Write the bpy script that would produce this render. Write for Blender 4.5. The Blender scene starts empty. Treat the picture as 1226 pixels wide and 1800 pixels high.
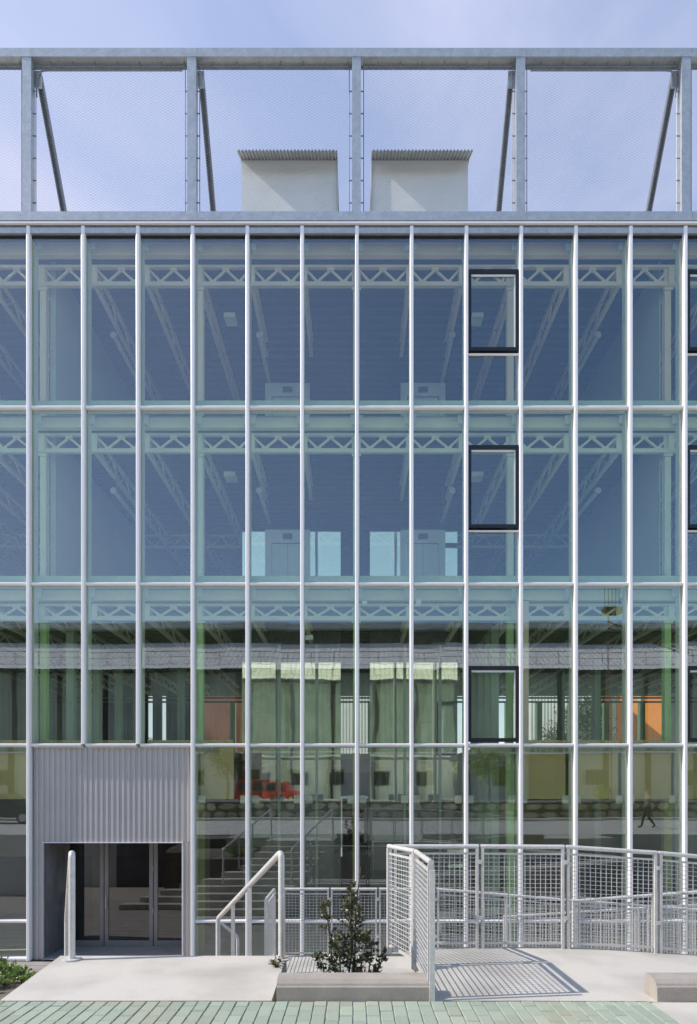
import bpy, math, random
from mathutils import Vector, Matrix
random.seed(7)
R = math.radians
sc = bpy.context.scene
col = sc.collection
EYE = 1.6

# ------------------------------------------------------------------ camera
cd = bpy.data.cameras.new('camera'); cam = bpy.data.objects.new('camera', cd); col.objects.link(cam)
cam.location = (0, 0, EYE); cam.rotation_euler = (R(90), 0, 0)
cd.sensor_fit = 'HORIZONTAL'; cd.sensor_width = 36; cd.lens = 36*1100/1226
cd.shift_x = -9/1226; cd.shift_y = 492/1226
cd.clip_start = .05; cd.clip_end = 2000
sc.camera = cam

# ------------------------------------------------------------------ light
SUN = Vector((-1.24, -.155, 1.05)).normalized()
w = bpy.data.worlds.new('World'); sc.world = w; w.use_nodes = True
nt = w.node_tree; nt.nodes.clear()
def wn(t, **k):
    n = nt.nodes.new(t)
    for a, b in k.items(): setattr(n, a, b)
    return n
sky = wn('ShaderNodeTexSky', sky_type='NISHITA', sun_disc=False)
sky.sun_elevation = math.asin(SUN.z); sky.sun_rotation = math.atan2(SUN.x, SUN.y)
sky.altitude = 0; sky.air_density = 1.0; sky.dust_density = .25; sky.ozone_density = 2.4
tc = wn('ShaderNodeTexCoord')
mp = wn('ShaderNodeMapping'); mp.inputs['Scale'].default_value = (1.2, 1.2, 3.0); mp.inputs['Rotation'].default_value = (.3, .5, .4)
nz = wn('ShaderNodeTexNoise'); nz.inputs['Scale'].default_value = 1.7; nz.inputs['Detail'].default_value = 7; nz.inputs['Roughness'].default_value = .55; nz.inputs['Distortion'].default_value = .6
rp = wn('ShaderNodeValToRGB'); rp.color_ramp.elements[0].position = .36; rp.color_ramp.elements[0].color = (.42,.42,.42,1)
rp.color_ramp.elements[1].position = .70; rp.color_ramp.elements[1].color = (1,1,1,1)
mx = wn('ShaderNodeMix', data_type='RGBA'); mx.inputs['B'].default_value = (2.85, 2.98, 3.95, 1)
bg = wn('ShaderNodeBackground'); bg.inputs['Strength'].default_value = .15
out = wn('ShaderNodeOutputWorld')
L = nt.links.new
L(tc.outputs['Generated'], mp.inputs['Vector']); L(mp.outputs['Vector'], nz.inputs['Vector']); L(nz.outputs['Fac'], rp.inputs['Fac'])
sx_ = wn('ShaderNodeSeparateXYZ'); L(tc.outputs['Generated'], sx_.inputs[0])
mr_ = wn('ShaderNodeMapRange'); mr_.inputs['From Min'].default_value = -.6; mr_.inputs['From Max'].default_value = .9; mr_.inputs['To Min'].default_value = .20; mr_.inputs['To Max'].default_value = 1
L(sx_.outputs['Y'], mr_.inputs['Value'])
mu_ = wn('ShaderNodeMath', operation='MULTIPLY'); L(rp.outputs['Color'], mu_.inputs[0]); L(mr_.outputs['Result'], mu_.inputs[1])
ax_ = wn('ShaderNodeMath', operation='MULTIPLY_ADD', use_clamp=True); ax_.inputs[1].default_value = -.42; L(sx_.outputs['X'], ax_.inputs[0]); L(mu_.outputs[0], ax_.inputs[2])
oz_ = wn('ShaderNodeMath', operation='SUBTRACT', use_clamp=True); oz_.inputs[0].default_value = 1; L(sx_.outputs['Z'], oz_.inputs[1])
pz_ = wn('ShaderNodeMath', operation='POWER'); pz_.inputs[1].default_value = 5; L(oz_.outputs[0], pz_.inputs[0])
hz_ = wn('ShaderNodeMath', operation='MULTIPLY_ADD', use_clamp=True); hz_.inputs[1].default_value = .08; L(pz_.outputs[0], hz_.inputs[0]); L(ax_.outputs[0], hz_.inputs[2])
L(hz_.outputs[0], mx.inputs['Factor']); L(sky.outputs['Color'], mx.inputs['A']); L(mx.outputs['Result'], bg.inputs['Color'])
L(bg.outputs['Background'], out.inputs['Surface'])
sd = bpy.data.lights.new('sun', 'SUN'); sd.energy = 3.0; sd.angle = R(.5); sd.color = (1, .93, .83)
so = bpy.data.objects.new('sun', sd); col.objects.link(so); so.location = (-20, -10, 30)
so.rotation_euler = (-SUN).to_track_quat('-Z', 'Y').to_euler()
vs = sc.view_settings; vs.view_transform = 'Standard'; vs.look = 'None'; vs.gamma = 1; vs.use_curve_mapping = False
vs.exposure = .75
sc.render.engine = 'CYCLES'
sc.cycles.max_bounces = 10; sc.cycles.transparent_max_bounces = 32; sc.cycles.glossy_bounces = 5; sc.cycles.diffuse_bounces = 4
sc.cycles.use_denoising = True

# ------------------------------------------------------------------ materials
M = {}
def mat(name, c1, rough=.6, metal=0., c2=None, scale=3., detail=6., spot=None, bump=0., bscale=60., vary=0., stretch=(1,1,1), contrast=(.3,.7), spec=.5):
    m = bpy.data.materials.new(name); m.use_nodes = True
    t = m.node_tree; N = t.nodes; K = t.links.new
    p = N['Principled BSDF']; p.inputs['Roughness'].default_value = rough; p.inputs['Metallic'].default_value = metal
    p.inputs['Specular IOR Level'].default_value = spec
    co = N.new('ShaderNodeTexCoord'); ge = N.new('ShaderNodeNewGeometry')
    mpn = N.new('ShaderNodeMapping'); mpn.inputs['Scale'].default_value = stretch
    K(ge.outputs['Position'], mpn.inputs['Vector'])
    n = N.new('ShaderNodeTexNoise'); n.inputs['Scale'].default_value = scale; n.inputs['Detail'].default_value = detail
    K(mpn.outputs['Vector'], n.inputs['Vector'])
    r = N.new('ShaderNodeValToRGB'); r.color_ramp.elements[0].position, r.color_ramp.elements[1].position = contrast
    c2 = c2 or tuple(x*.86 for x in c1)
    r.color_ramp.elements[0].color = (*c2, 1); r.color_ramp.elements[1].color = (*c1, 1)
    K(n.outputs['Fac'], r.inputs['Fac'])
    cur = r.outputs['Color']
    if spot:
        v = N.new('ShaderNodeTexVoronoi'); v.inputs['Scale'].default_value = spot[0]; K(mpn.outputs['Vector'], v.inputs['Vector'])
        b = N.new('ShaderNodeMix'); b.data_type = 'RGBA'; b.blend_type = 'MULTIPLY'; b.inputs['Factor'].default_value = spot[1]
        s = N.new('ShaderNodeSeparateColor'); K(v.outputs['Color'], s.inputs['Color'])
        g = N.new('ShaderNodeCombineColor'); [K(s.outputs[0], g.inputs[i]) for i in range(3)]
        K(cur, b.inputs['A']); K(g.outputs['Color'], b.inputs['B']); cur = b.outputs['Result']
    if vary:
        oi = N.new('ShaderNodeObjectInfo'); h = N.new('ShaderNodeHueSaturation')
        mr = N.new('ShaderNodeMapRange'); mr.inputs['To Min'].default_value = 1-vary; mr.inputs['To Max'].default_value = 1+vary
        K(oi.outputs['Random'], mr.inputs['Value']); K(mr.outputs['Result'], h.inputs['Value']); K(cur, h.inputs['Color']); cur = h.outputs['Color']
    K(cur, p.inputs['Base Color'])
    if bump:
        n2 = N.new('ShaderNodeTexNoise'); n2.inputs['Scale'].default_value = bscale; n2.inputs['Detail'].default_value = 4
        K(mpn.outputs['Vector'], n2.inputs['Vector'])
        bp = N.new('ShaderNodeBump'); bp.inputs['Strength'].default_value = bump; bp.inputs['Distance'].default_value = .01
        K(n2.outputs['Fac'], bp.inputs['Height']); K(bp.outputs['Normal'], p.inputs['Normal'])
    M[name] = m; return m

def glass(name, tint, r0, wave=0., refl=(1,1,1)):
    m = bpy.data.materials.new(name); m.use_nodes = True
    t = m.node_tree; N = t.nodes; K = t.links.new; N.clear()
    lw = N.new('ShaderNodeLayerWeight')
    pw = N.new('ShaderNodeMath'); pw.operation = 'POWER'; pw.inputs[1].default_value = 4; K(lw.outputs['Facing'], pw.inputs[0])
    ma = N.new('ShaderNodeMath'); ma.operation = 'MULTIPLY_ADD'; ma.inputs[1].default_value = 1-r0; ma.inputs[2].default_value = r0; K(pw.outputs[0], ma.inputs[0])
    tr = N.new('ShaderNodeBsdfTransparent'); tr.inputs['Color'].default_value = (*tint, 1)
    gl = N.new('ShaderNodeBsdfGlossy'); gl.inputs['Roughness'].default_value = 0; gl.inputs['Color'].default_value = (*refl, 1)
    if wave:
        ge = N.new('ShaderNodeNewGeometry'); n = N.new('ShaderNodeTexNoise'); n.inputs['Scale'].default_value = .9; n.inputs['Detail'].default_value = 1
        K(ge.outputs['Position'], n.inputs['Vector'])
        bp = N.new('ShaderNodeBump'); bp.inputs['Strength'].default_value = wave; bp.inputs['Distance'].default_value = .01
        K(n.outputs['Fac'], bp.inputs['Height']); K(bp.outputs['Normal'], gl.inputs['Normal'])
    ms = N.new('ShaderNodeMixShader'); o = N.new('ShaderNodeOutputMaterial')
    K(ma.outputs[0], ms.inputs[0]); K(tr.outputs[0], ms.inputs[1]); K(gl.outputs[0], ms.inputs[2]); K(ms.outputs[0], o.inputs['Surface'])
    M[name] = m; return m

mat('aluminium', (.88,.855,.845), .35, .0, (.83,.805,.80), 2)
mat('inner_fin', (.78,.84,.82), .4, .0, (.72,.78,.76), 2)
mat('galvanised', (.56,.575,.58), .42, .5, (.46,.475,.485), 7, 8, (38, .14))
mat('galvanised_dark', (.26,.28,.30), .5, .5, (.2,.21,.23), 5, 6, (30, .2))
mat('rail_steel', (.72,.705,.67), .42, .2, (.62,.605,.575), 9, 6, (50, .12))
mat('concrete', (.57,.535,.48), .85, 0, (.43,.405,.36), 1.3, 12, (260,.07), .35, 70, contrast=(.33,.57))
mat('concrete_dark', (.41,.365,.32), .85, 0, (.32,.285,.25), 5, 9, (160,.12), .4, 120)
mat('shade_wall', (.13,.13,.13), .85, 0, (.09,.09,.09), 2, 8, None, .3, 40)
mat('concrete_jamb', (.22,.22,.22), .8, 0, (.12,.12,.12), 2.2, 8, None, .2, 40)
mat('paver', (.345,.40,.315), .85, 0, (.42,.385,.29), 1.1, 8, (220,.14), .35, 120, vary=.10, contrast=(.26,.50))
mat('joint_sand', (.46,.43,.35), .95, 0, (.30,.27,.21), 12, 8)
mat('street', (.60,.58,.53), .9, 0, (.49,.47,.43), .8, 9, None, .3, 60)
mat('earth', (.17,.15,.11), .95, 0, (.10,.085,.06), 4, 9, None, .5, 30)
mat('timber_deck', (.36,.33,.30), .8, 0, (.27,.245,.22), 3, 8, None, .2, 30, vary=.2)
mat('cladding', (.55,.525,.51), .45, .2, (.50,.48,.465), 1.5, 5)
mat('black_frame', (.018,.018,.02), .35, .2)
mat('door_frame', (.34,.33,.32), .4, .5)
mat('steel_green', (.58,.84,.44), .5, 0, (.53,.77,.40), 2)
mat('steel_cream', (.88,.70,.60), .5, 0, (.83,.65,.55), 2)
mat('steel_pale', (.80,.84,.70), .5, 0, (.74,.78,.65), 2)
mat('ceiling_deck', (.10,.105,.12), .6, .2, (.075,.08,.09), 1)
mat('ceiling_green', (.24,.32,.17), .6, .1, (.19,.26,.135), 1)
mat('wall_olive', (.50,.48,.26), .8, 0, (.40,.385,.2), .8)
mat('floor_inside', (.42,.42,.38), .7)
mat('wall_inside', (.60,.64,.64), .8, 0, (.54,.58,.58), .8)
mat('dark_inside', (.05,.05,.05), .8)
mat('board_tan', (.78,.62,.35), .7, 0, (.70,.55,.31), 1.5)
mat('panel_teal', (.45,.58,.50), .6)
mat('plaster', (.76,.76,.74), .85, 0, (.68,.68,.665), 1.2, 6, None, .1, 40)
mat('corrugated_grey', (.50,.51,.49), .55, .2, (.42,.43,.41), 2)
mat('lift_steel', (.54,.54,.54), .35, .4, (.47,.47,.47), 2)
mat('white_paint', (.78,.78,.76), .5)
mat('shed_wall', (.38,.44,.36), .7, .0, (.26,.31,.24), .6, 8)
mat('shed_roof', (.88,.88,.86), .6, 0, (.78,.77,.75), .5, 8)
mat('brown_dark', (.05,.045,.035), .8, 0, (.03,.027,.02), .8)
mat('shed_plaster', (.60,.60,.52), .85, 0, (.46,.46,.40), .4, 8)
mat('stone', (.58,.54,.38), .9, 0, (.36,.33,.23), 2, 9, None, .6, 14, vary=.25)
mat('red_paint', (.42,.03,.02), .35, 0, (.36,.03,.02))
mat('car_grey', (.06,.065,.07), .3, .3)
mat('car_glass', (.02,.025,.03), .08)
mat('rubber', (.02,.02,.02), .8)
mat('tail_lamp', (.5,.01,.01), .2)
mat('orange_paint', (.80,.27,.05), .7, 0, (.72,.24,.045), .6)
mat('white_sheet', (.72,.73,.72), .5, .1, (.62,.63,.62), .6)
mat('brick_red', (.34,.12,.07), .85, 0, (.25,.09,.055), 1, 8)
mat('leaf_dark', (.115,.13,.06), .3, 0, (.05,.06,.026), 14, 4, contrast=(.35,.62))
mat('leaf_young', (.14,.10,.03), .5, 0, (.10,.11,.03), 14, 3)
mat('leaf_bright', (.33,.43,.12), .5, 0, (.2,.27,.07), 9, 4)
mat('leaf_tree', (.06,.09,.025), .6, 0, (.03,.05,.015), 3, 4)
mat('bark', (.12,.09,.065), .9, 0, (.07,.055,.04), 8, 8, None, .5, 30)
mat('rust', (.17,.09,.05), .85, 0, (.10,.06,.04), 6, 8)
mat('skin', (.5,.32,.24), .6); mat('cloth_light', (.5,.52,.5), .9); mat('cloth_dark', (.03,.035,.04), .9); mat('hair', (.03,.02,.015), .6)
glass('facade_glass', (.928,.970,.865), .126, .006, (.93,.965,1.09))
glass('door_glass', (.42,.43,.42), .13, .012)
def mirror():
    m = mat('mirror_steel', (.96,.91,.88), .02, 1.0, (.94,.89,.86), .5)
    t = m.node_tree; N = t.nodes; K = t.links.new
    ge = N.new('ShaderNodeNewGeometry'); mpn = N.new('ShaderNodeMapping'); mpn.inputs['Scale'].default_value = (1.3, 1, .55)
    n = N.new('ShaderNodeTexNoise'); n.inputs['Scale'].default_value = .8; n.inputs['Detail'].default_value = 1.8
    bp = N.new('ShaderNodeBump'); bp.inputs['Strength'].default_value = .14; bp.inputs['Distance'].default_value = .03
    K(ge.outputs['Position'], mpn.inputs['Vector']); K(mpn.outputs['Vector'], n.inputs['Vector']); K(n.outputs['Fac'], bp.inputs['Height'])
    K(bp.outputs['Normal'], N['Principled BSDF'].inputs['Normal'])
mirror()

# ------------------------------------------------------------------ mesh helpers
class MB:
    def __init__(s): s.v = []; s.f = []
    def add(s, vs, fs):
        b = len(s.v); s.v += [tuple(p) for p in vs]; s.f += [tuple(b+i for i in q) for q in fs]; return s
    def box(s, x0, x1, y0, y1, z0, z1):
        return s.add([(x0,y0,z0),(x1,y0,z0),(x1,y1,z0),(x0,y1,z0),(x0,y0,z1),(x1,y0,z1),(x1,y1,z1),(x0,y1,z1)],
                     [(0,3,2,1),(4,5,6,7),(0,1,5,4),(1,2,6,5),(2,3,7,6),(3,0,4,7)])
    def bar(s, p, q, a, b=None, up=(0,0,1)):
        b = b or a; p = Vector(p); q = Vector(q); d = (q-p).normalized(); u = Vector(up)
        if abs(d.dot(u)) > .98: u = Vector((0,1,0))
        x = d.cross(u).normalized(); y = x.cross(d)
        c = [x*a/2+y*b/2, -x*a/2+y*b/2, -x*a/2-y*b/2, x*a/2-y*b/2]
        return s.add([p+k for k in c]+[q+k for k in c], [(3,2,1,0),(4,5,6,7)]+[(i,(i+1)%4,4+(i+1)%4,4+i) for i in range(4)])
    def sweep(s, pts, r, n=10, close=True):
        pts = [Vector(p) for p in pts]; rs = r if isinstance(r, (list, tuple)) else [r]*len(pts)
        b = len(s.v); prev = None
        for i, p in enumerate(pts):
            d = ((pts[i+1]-p) if i == 0 else (p-pts[i-1]) if i == len(pts)-1 else (pts[i+1]-p).normalized()+(p-pts[i-1]).normalized()).normalized()
            if prev is None:
                u = Vector((0,0,1)) if abs(d.z) < .9 else Vector((0,1,0)); x = d.cross(u).normalized()
            else: x = (prev-d*prev.dot(d)).normalized()
            prev = x; y = d.cross(x)
            for k in range(n):
                a = 2*math.pi*k/n; s.v.append(tuple(p+(x*math.cos(a)+y*math.sin(a))*rs[i]))
        for i in range(len(pts)-1):
            for k in range(n): s.f.append((b+i*n+k, b+i*n+(k+1)%n, b+(i+1)*n+(k+1)%n, b+(i+1)*n+k))
        if close:
            s.f.append(tuple(b+k for k in range(n))[::-1]); s.f.append(tuple(b+(len(pts)-1)*n+k for k in range(n)))
        return s
    def disc(s, c, r, h, n=20):
        return s.sweep([c, (c[0],c[1],c[2]+h)], r, n)
    def extr(s, prof, axis, a, b):      # prof: 2D polygon; axis 'x': (y,z), 'y': (x,z), 'z': (x,y)
        def P(p, t): return (t,p[0],p[1]) if axis == 'x' else (p[0],t,p[1]) if axis == 'y' else (p[0],p[1],t)
        n = len(prof)
        return s.add([P(p,a) for p in prof]+[P(p,b) for p in prof], [tuple(range(n)), tuple(range(2*n-1,n-1,-1))]+[(i,n+i,n+(i+1)%n,(i+1)%n) for i in range(n)])
    def sheet(s, prof, axis, a, b, th=0):   # open profile as a sheet
        def P(p, t): return (t,p[0],p[1]) if axis == 'x' else (p[0],t,p[1]) if axis == 'y' else (p[0],p[1],t)
        n = len(prof)
        return s.add([P(p,a) for p in prof]+[P(p,b) for p in prof], [(i,i+1,n+i+1,n+i) for i in range(n-1)])
    def mesh(s, name, m, smooth=False):
        me = bpy.data.meshes.new(name); me.from_pydata(s.v, [], s.f); me.materials.append(M[m] if isinstance(m, str) else m)
        import bmesh
        bm = bmesh.new(); bm.from_mesh(me); bmesh.ops.recalc_face_normals(bm, faces=bm.faces); bm.to_mesh(me); bm.free()
        if smooth:
            for p in me.polygons: p.use_smooth = True
            try: me.set_sharp_from_angle(angle=R(40))
            except Exception: pass
        me.update(); return me
    def build(s, name, m, parent=None, smooth=False, **props):
        return link(name, s.mesh(name, m, smooth), parent, **props)
def wmat(o):
    return Matrix.Translation(o.location) if o.parent is None else wmat(o.parent) @ o.matrix_parent_inverse @ Matrix.Translation(o.location)
def link(name, me, parent=None, loc=None, **props):
    o = bpy.data.objects.new(name, me); col.objects.link(o)
    if parent is not None:
        o.parent = parent; o.matrix_parent_inverse = wmat(parent).inverted()
    if loc: o.location = loc
    for k, v in props.items(): o[k] = v
    return o
def thing(name, label, cat, loc=(0,0,0), group=None):
    o = bpy.data.objects.new(name, None); col.objects.link(o); o.location = loc; o.empty_display_size = .2
    o['label'] = label; o['category'] = cat
    if group: o['group'] = group
    return o
def rounded(pts, r, n=6):
    pts = [Vector(p) for p in pts]; o = [pts[0]]
    for i in range(1, len(pts)-1):
        a, b, c = pts[i-1], pts[i], pts[i+1]; u = (a-b).normalized(); v = (c-b).normalized()
        rr = min(r, (a-b).length*.45, (c-b).length*.45); p0 = b+u*rr; p1 = b+v*rr
        for k in range(n+1):
            t = k/n; o.append(p0*(1-t)**2+b*2*t*(1-t)+p1*t*t)
    return o+[pts[-1]]
def corrug(a, b, pitch, depth, base, flat=.35):
    pts = []; x = a
    while x < b-1e-6:
        for fr, dd in ((0,0),(flat,0),(.5,depth),(.5+flat,depth)): 
            if x+fr*pitch < b: pts.append((x+fr*pitch, base+dd))
        x += pitch
    pts.append((b, base)); return pts

GZ = -1.95          # level of the sunken court and of the entrance
FY = 13.1           # outer face of the facade caps
GY = 13.2           # glass line
X0, MOD = -6.827, 1.1494
def mxx(i): return X0+MOD*i
IMIN, IMAX = -4, 18

# ------------------------------------------------------------------ ground
def struct(mb, name, m, **k): return mb.build(name, m, None, kind='structure', **k)
struct(MB().box(-600,600,-600,600,GZ-1.2,GZ-.35), 'ground', 'street')
struct(MB().box(-40,40,5.0,40,GZ-.34,GZ-.042), 'court_floor', 'concrete_dark')
# timber boards of the court, laid across the depth of the view
deck = MB(); k = 0
y = 8.0
while y < 13.05:
    deck.box(-12, 12, y, y+.135, GZ-.04, GZ-.002*(k % 3)); y += .145; k += 1
deck.build('timber_deck', 'timber_deck', None, kind='structure')
# street block behind and under the camera, and its higher yard
struct(MB().box(-80,80,-9.7,3.05,GZ-.34,0.0), 'street', 'street')
struct(MB().box(-80,80,-140,-10.25,GZ-.34,.72), 'yard', 'street')
# landing slabs
struct(MB().add([(-2.71,4.79,0),(-.63,4.79,0),(-.655,6.1,0),(-2.86,6.1,0),(-2.71,4.79,-.5),(-.63,4.79,-.5),(-.655,6.1,-.5),(-2.86,6.1,-.5)],
    [(0,1,2,3),(7,6,5,4),(0,4,5,1),(1,5,6,2),(2,6,7,3),(3,7,4,0)]), 'stair_landing', 'concrete')
rp_ = [(.62,0),(1.2,0),(2.2,-.004),(2.7,-.03),(3.2,-.065),(3.7,-.105),(4.6,-.19),(6.5,-.37),(9,-.6)]
fr_ = [6.42,6.44,6.46,6.46,6.47,6.5,6.52,6.55,6.6]
n = len(rp_); vs_ = [(x,4.79,z) for x,z in rp_]+[(x,fr_[i],z) for i,(x,z) in enumerate(rp_)]+[(x,4.79,-.9) for x,z in rp_]+[(x,fr_[i],-.9) for i,(x,z) in enumerate(rp_)]
fs_ = []
for i in range(n-1):
    fs_ += [(i,i+1,n+i+1,n+i),(2*n+i,3*n+i,3*n+i+1,2*n+i+1),(n+i,n+i+1,3*n+i+1,3*n+i),(i,2*n+i,2*n+i+1,i+1)]
fs_ += [(0,n,3*n,2*n),(n-1,3*n-1,4*n-1,2*n+n-1)]
struct(MB().add(vs_, fs_), 'ramp_landing', 'concrete')
struct(MB().box(2.28,9,3.06,4.785,-.5,-.012), 'pavement', 'concrete')
struct(MB().box(-8,-2.9,3.06,4.75,-.6,-.03), 'verge', 'earth')
# retaining walls under the landings
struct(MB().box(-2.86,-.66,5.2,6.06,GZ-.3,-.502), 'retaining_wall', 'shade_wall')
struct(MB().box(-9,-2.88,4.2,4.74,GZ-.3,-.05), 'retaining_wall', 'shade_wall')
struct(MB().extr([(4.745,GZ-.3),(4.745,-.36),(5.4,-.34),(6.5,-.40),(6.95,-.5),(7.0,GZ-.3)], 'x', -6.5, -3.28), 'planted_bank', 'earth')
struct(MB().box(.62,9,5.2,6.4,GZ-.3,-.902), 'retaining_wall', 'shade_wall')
struct(MB().box(-.655,.615,5.9,6.08,GZ-.3,-.42), 'retaining_wall', 'concrete_dark')

# green pavers
bed = struct(MB().box(-4.4,2.265,3.06,4.782,-.3,-.011), 'paving', 'joint_sand')
bw, bl = .0985, .205
pv = MB(); hw, hl = bw/2-.0032, bl/2-.003; c = .004
for (ex, ey, z) in ((hw,hl,-.06),(hw,hl,-.005),(hw-c,hl-c,0)):
    pv.v += [(-ex,-ey,z),(ex,-ey,z),(ex,ey,z),(-ex,ey,z)]
for b in (0,4): pv.f += [(b+i,b+(i+1)%4,b+4+(i+1)%4,b+4+i) for i in range(4)]
pv.f.append((8,9,10,11))
pme = pv.mesh('brick', 'paver')
far = MB(); cnt = 0
cand = []
for i in range(int((2.26+4.35)/bw)):
    x = 2.262-bw*(i+.5)
    for j in range(-1, 9):
        yy = 4.78-bl*(j+.5)-(bl/2 if i % 2 else 0)
        y1 = yy+bl/2; y0 = yy-bl/2
        if y0 < 3.08: continue
        if y1 > 4.785:
            if i % 2 == 0 or j != -1: continue
            cand.append((x, 4.78-bl/4, 0.5)); continue
        cand.append((x, yy, 1))
cand.sort(key=lambda t: (-t[1]+ (100 if abs(t[0]) > .56*t[1]+.15 else 0)))
for q, (x, yy, sy) in enumerate(cand):
    dz = random.uniform(-.004, 0)
    if q < 296:
        o = link('brick', pme, bed, (x+random.uniform(-.0015,.0015), yy, dz)); o.scale = (1, sy if sy == 1 else .49, 1); o.rotation_euler = (random.uniform(-.012,.012), random.uniform(-.012,.012), random.uniform(-.012,.012))
    else:
        far.box(x-hw,x+hw,yy-hl*sy,yy+hl*sy,-.05,dz)
far.build('outlying_bricks', 'paver', bed, kind='stuff')

# ------------------------------------------------------------------ the glass building
bld = thing('glass_building', 'long four storey building with white capped glass curtain wall and trusses inside', 'building', (0, GY, GZ))
TR = [13.50, 9.683, 5.969, 2.582, -1.126, GZ+.03]     # transom heights
def solid_profile(x, wdt=.078):       # cap profile in plan, rounded nose
    h = wdt/2
    return [(x-h,GY-.004),(x-h,FY+.02),(x-h+.006,FY+.006),(x-h+.016,FY),(x+h-.016,FY),(x+h-.006,FY+.006),(x+h,FY+.02),(x+h,GY-.004)]
capm = {}
for i in range(IMIN, IMAX+1):
    low = 2.6 if i in (1, 2) else GZ
    MB().extr(solid_profile(mxx(i)), 'z', low, 13.46).build('mullion', 'aluminium', bld)
    h = .026
    MB().box(mxx(i)-h, mxx(i)+h, GY+.018, 13.49, low+.02, 13.3).build('inner_fin', 'inner_fin', bld)
def tprof(z, hgt, y0=FY+.02):
    h = hgt/2
    return [(GY-.002,z-h),(y0+.02,z-h),(y0+.006,z-h*.7),(y0,z),(y0+.006,z+h*.7),(y0+.02,z+h),(GY-.002,z+h)]
for i in range(IMIN, IMAX):
    a, b = mxx(i)+.045, mxx(i+1)-.045
    for r in range(1, 6):
        if i in (0,1,2) and r > 3: continue
        hgt = .064 if r < 5 else .085
        MB().extr(tprof(TR[r], hgt), 'x', a, b).build('transom', 'aluminium', bld, True)
        MB().box(a+.0, b-.0, GY+.018, GY+.09, TR[r]-.05, TR[r]+.0).build('inner_transom', 'inner_fin', bld)
# head of the curtain wall
XA, XB = mxx(IMIN)-.05, mxx(IMAX)+.05
hd = MB(); hd.box(XA,XB,FY-.03,FY+.02,13.49,13.52); hd.build('head_flashing', 'aluminium', bld)
MB().box(XA,XB,FY+.03,GY+.12,13.33,13.45).build('head_soffit', 'galvanised', bld)
MB().box(XA,XB,FY+.085,GY+.1,13.285,13.32).build('head_gasket', 'black_frame', bld)
MB().box(XA,XB,FY+.021,GY+.3,13.46,13.56).build('roof_edge', 'galvanised_dark', bld)
for i in range(IMIN+1, IMAX, 2):
    if (i % 2) == 0: MB().box(mxx(i)-.03, mxx(i)+.10, FY-.035, FY-.031, 13.47, 13.53).build('flashing_joint', 'aluminium', bld)

# panes and the black opening windows
prnd = random.Random(4)
def pane(a, b, z0, z1, parent=bld, y=GY):
    e = [prnd.uniform(-.0022,.0022) for k in range(4)]      # no two panes sit quite true
    return MB().add([(a,y+e[0],z0),(b,y+e[1],z0),(b,y+e[1]+.012,z0),(a,y+e[0]+.012,z0),(a,y+e[2],z1),(b,y+e[3],z1),(b,y+e[3]+.012,z1),(a,y+e[2]+.012,z1)],
                 [(0,3,2,1),(4,5,6,7),(0,1,5,4),(1,2,6,5),(2,3,7,6),(3,0,4,7)]).build('pane', 'facade_glass', parent)
wins = {0: (10.87, 12.58), 1: (7.148, 8.886), 2: (2.655, 4.243)}
for i in range(IMIN, IMAX):
    a, b = mxx(i)+.03, mxx(i+1)-.03
    for r in range(5):
        if i in (0,1,2) and r > 2: continue
        zt, zb = TR[r]-(.23 if r == 0 else .02), TR[r+1]+.02
        if i in (8, 12) and r in wins:
            w0, w1 = wins[r]
            pane(a, b, w1+.005, zt)
            if r < 2:
                pane(a, b, zb, w0-.09)
                MB().extr(tprof(w0-.06, .036, FY+.05), 'x', a+.015, b-.015).build('transom', 'aluminium', bld, True)
            f = MB(); A, B, t = a+.018, b-.018, .082
            f.box(A,B,GY-.06,GY+.06,w1-t,w1); f.box(A,B,GY-.06,GY+.06,w0,w0+t*.9)
            f.box(A,A+t*.7,GY-.06,GY+.06,w0+t*.9,w1-t); f.box(B-t*.7,B,GY-.06,GY+.06,w0+t*.9,w1-t)
            wo = f.build('opening_window', 'black_frame', bld)
            pane(A+t*.7, B-t*.7, w0+t*.9, w1-t, wo, GY-.01)
            g = MB(); g.box(A+t*.7+.002,B-t*.7-.002,GY-.03,GY-.012,w1-t-.045,w1-t-.003); g.box(B-t*.7-.03,B-t*.7-.003,GY-.03,GY-.012,w0+t,w1-t-.05)
            g.build('glazing_bead', 'inner_fin', wo)
        else:
            pane(a, b, zb, zt)

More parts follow.
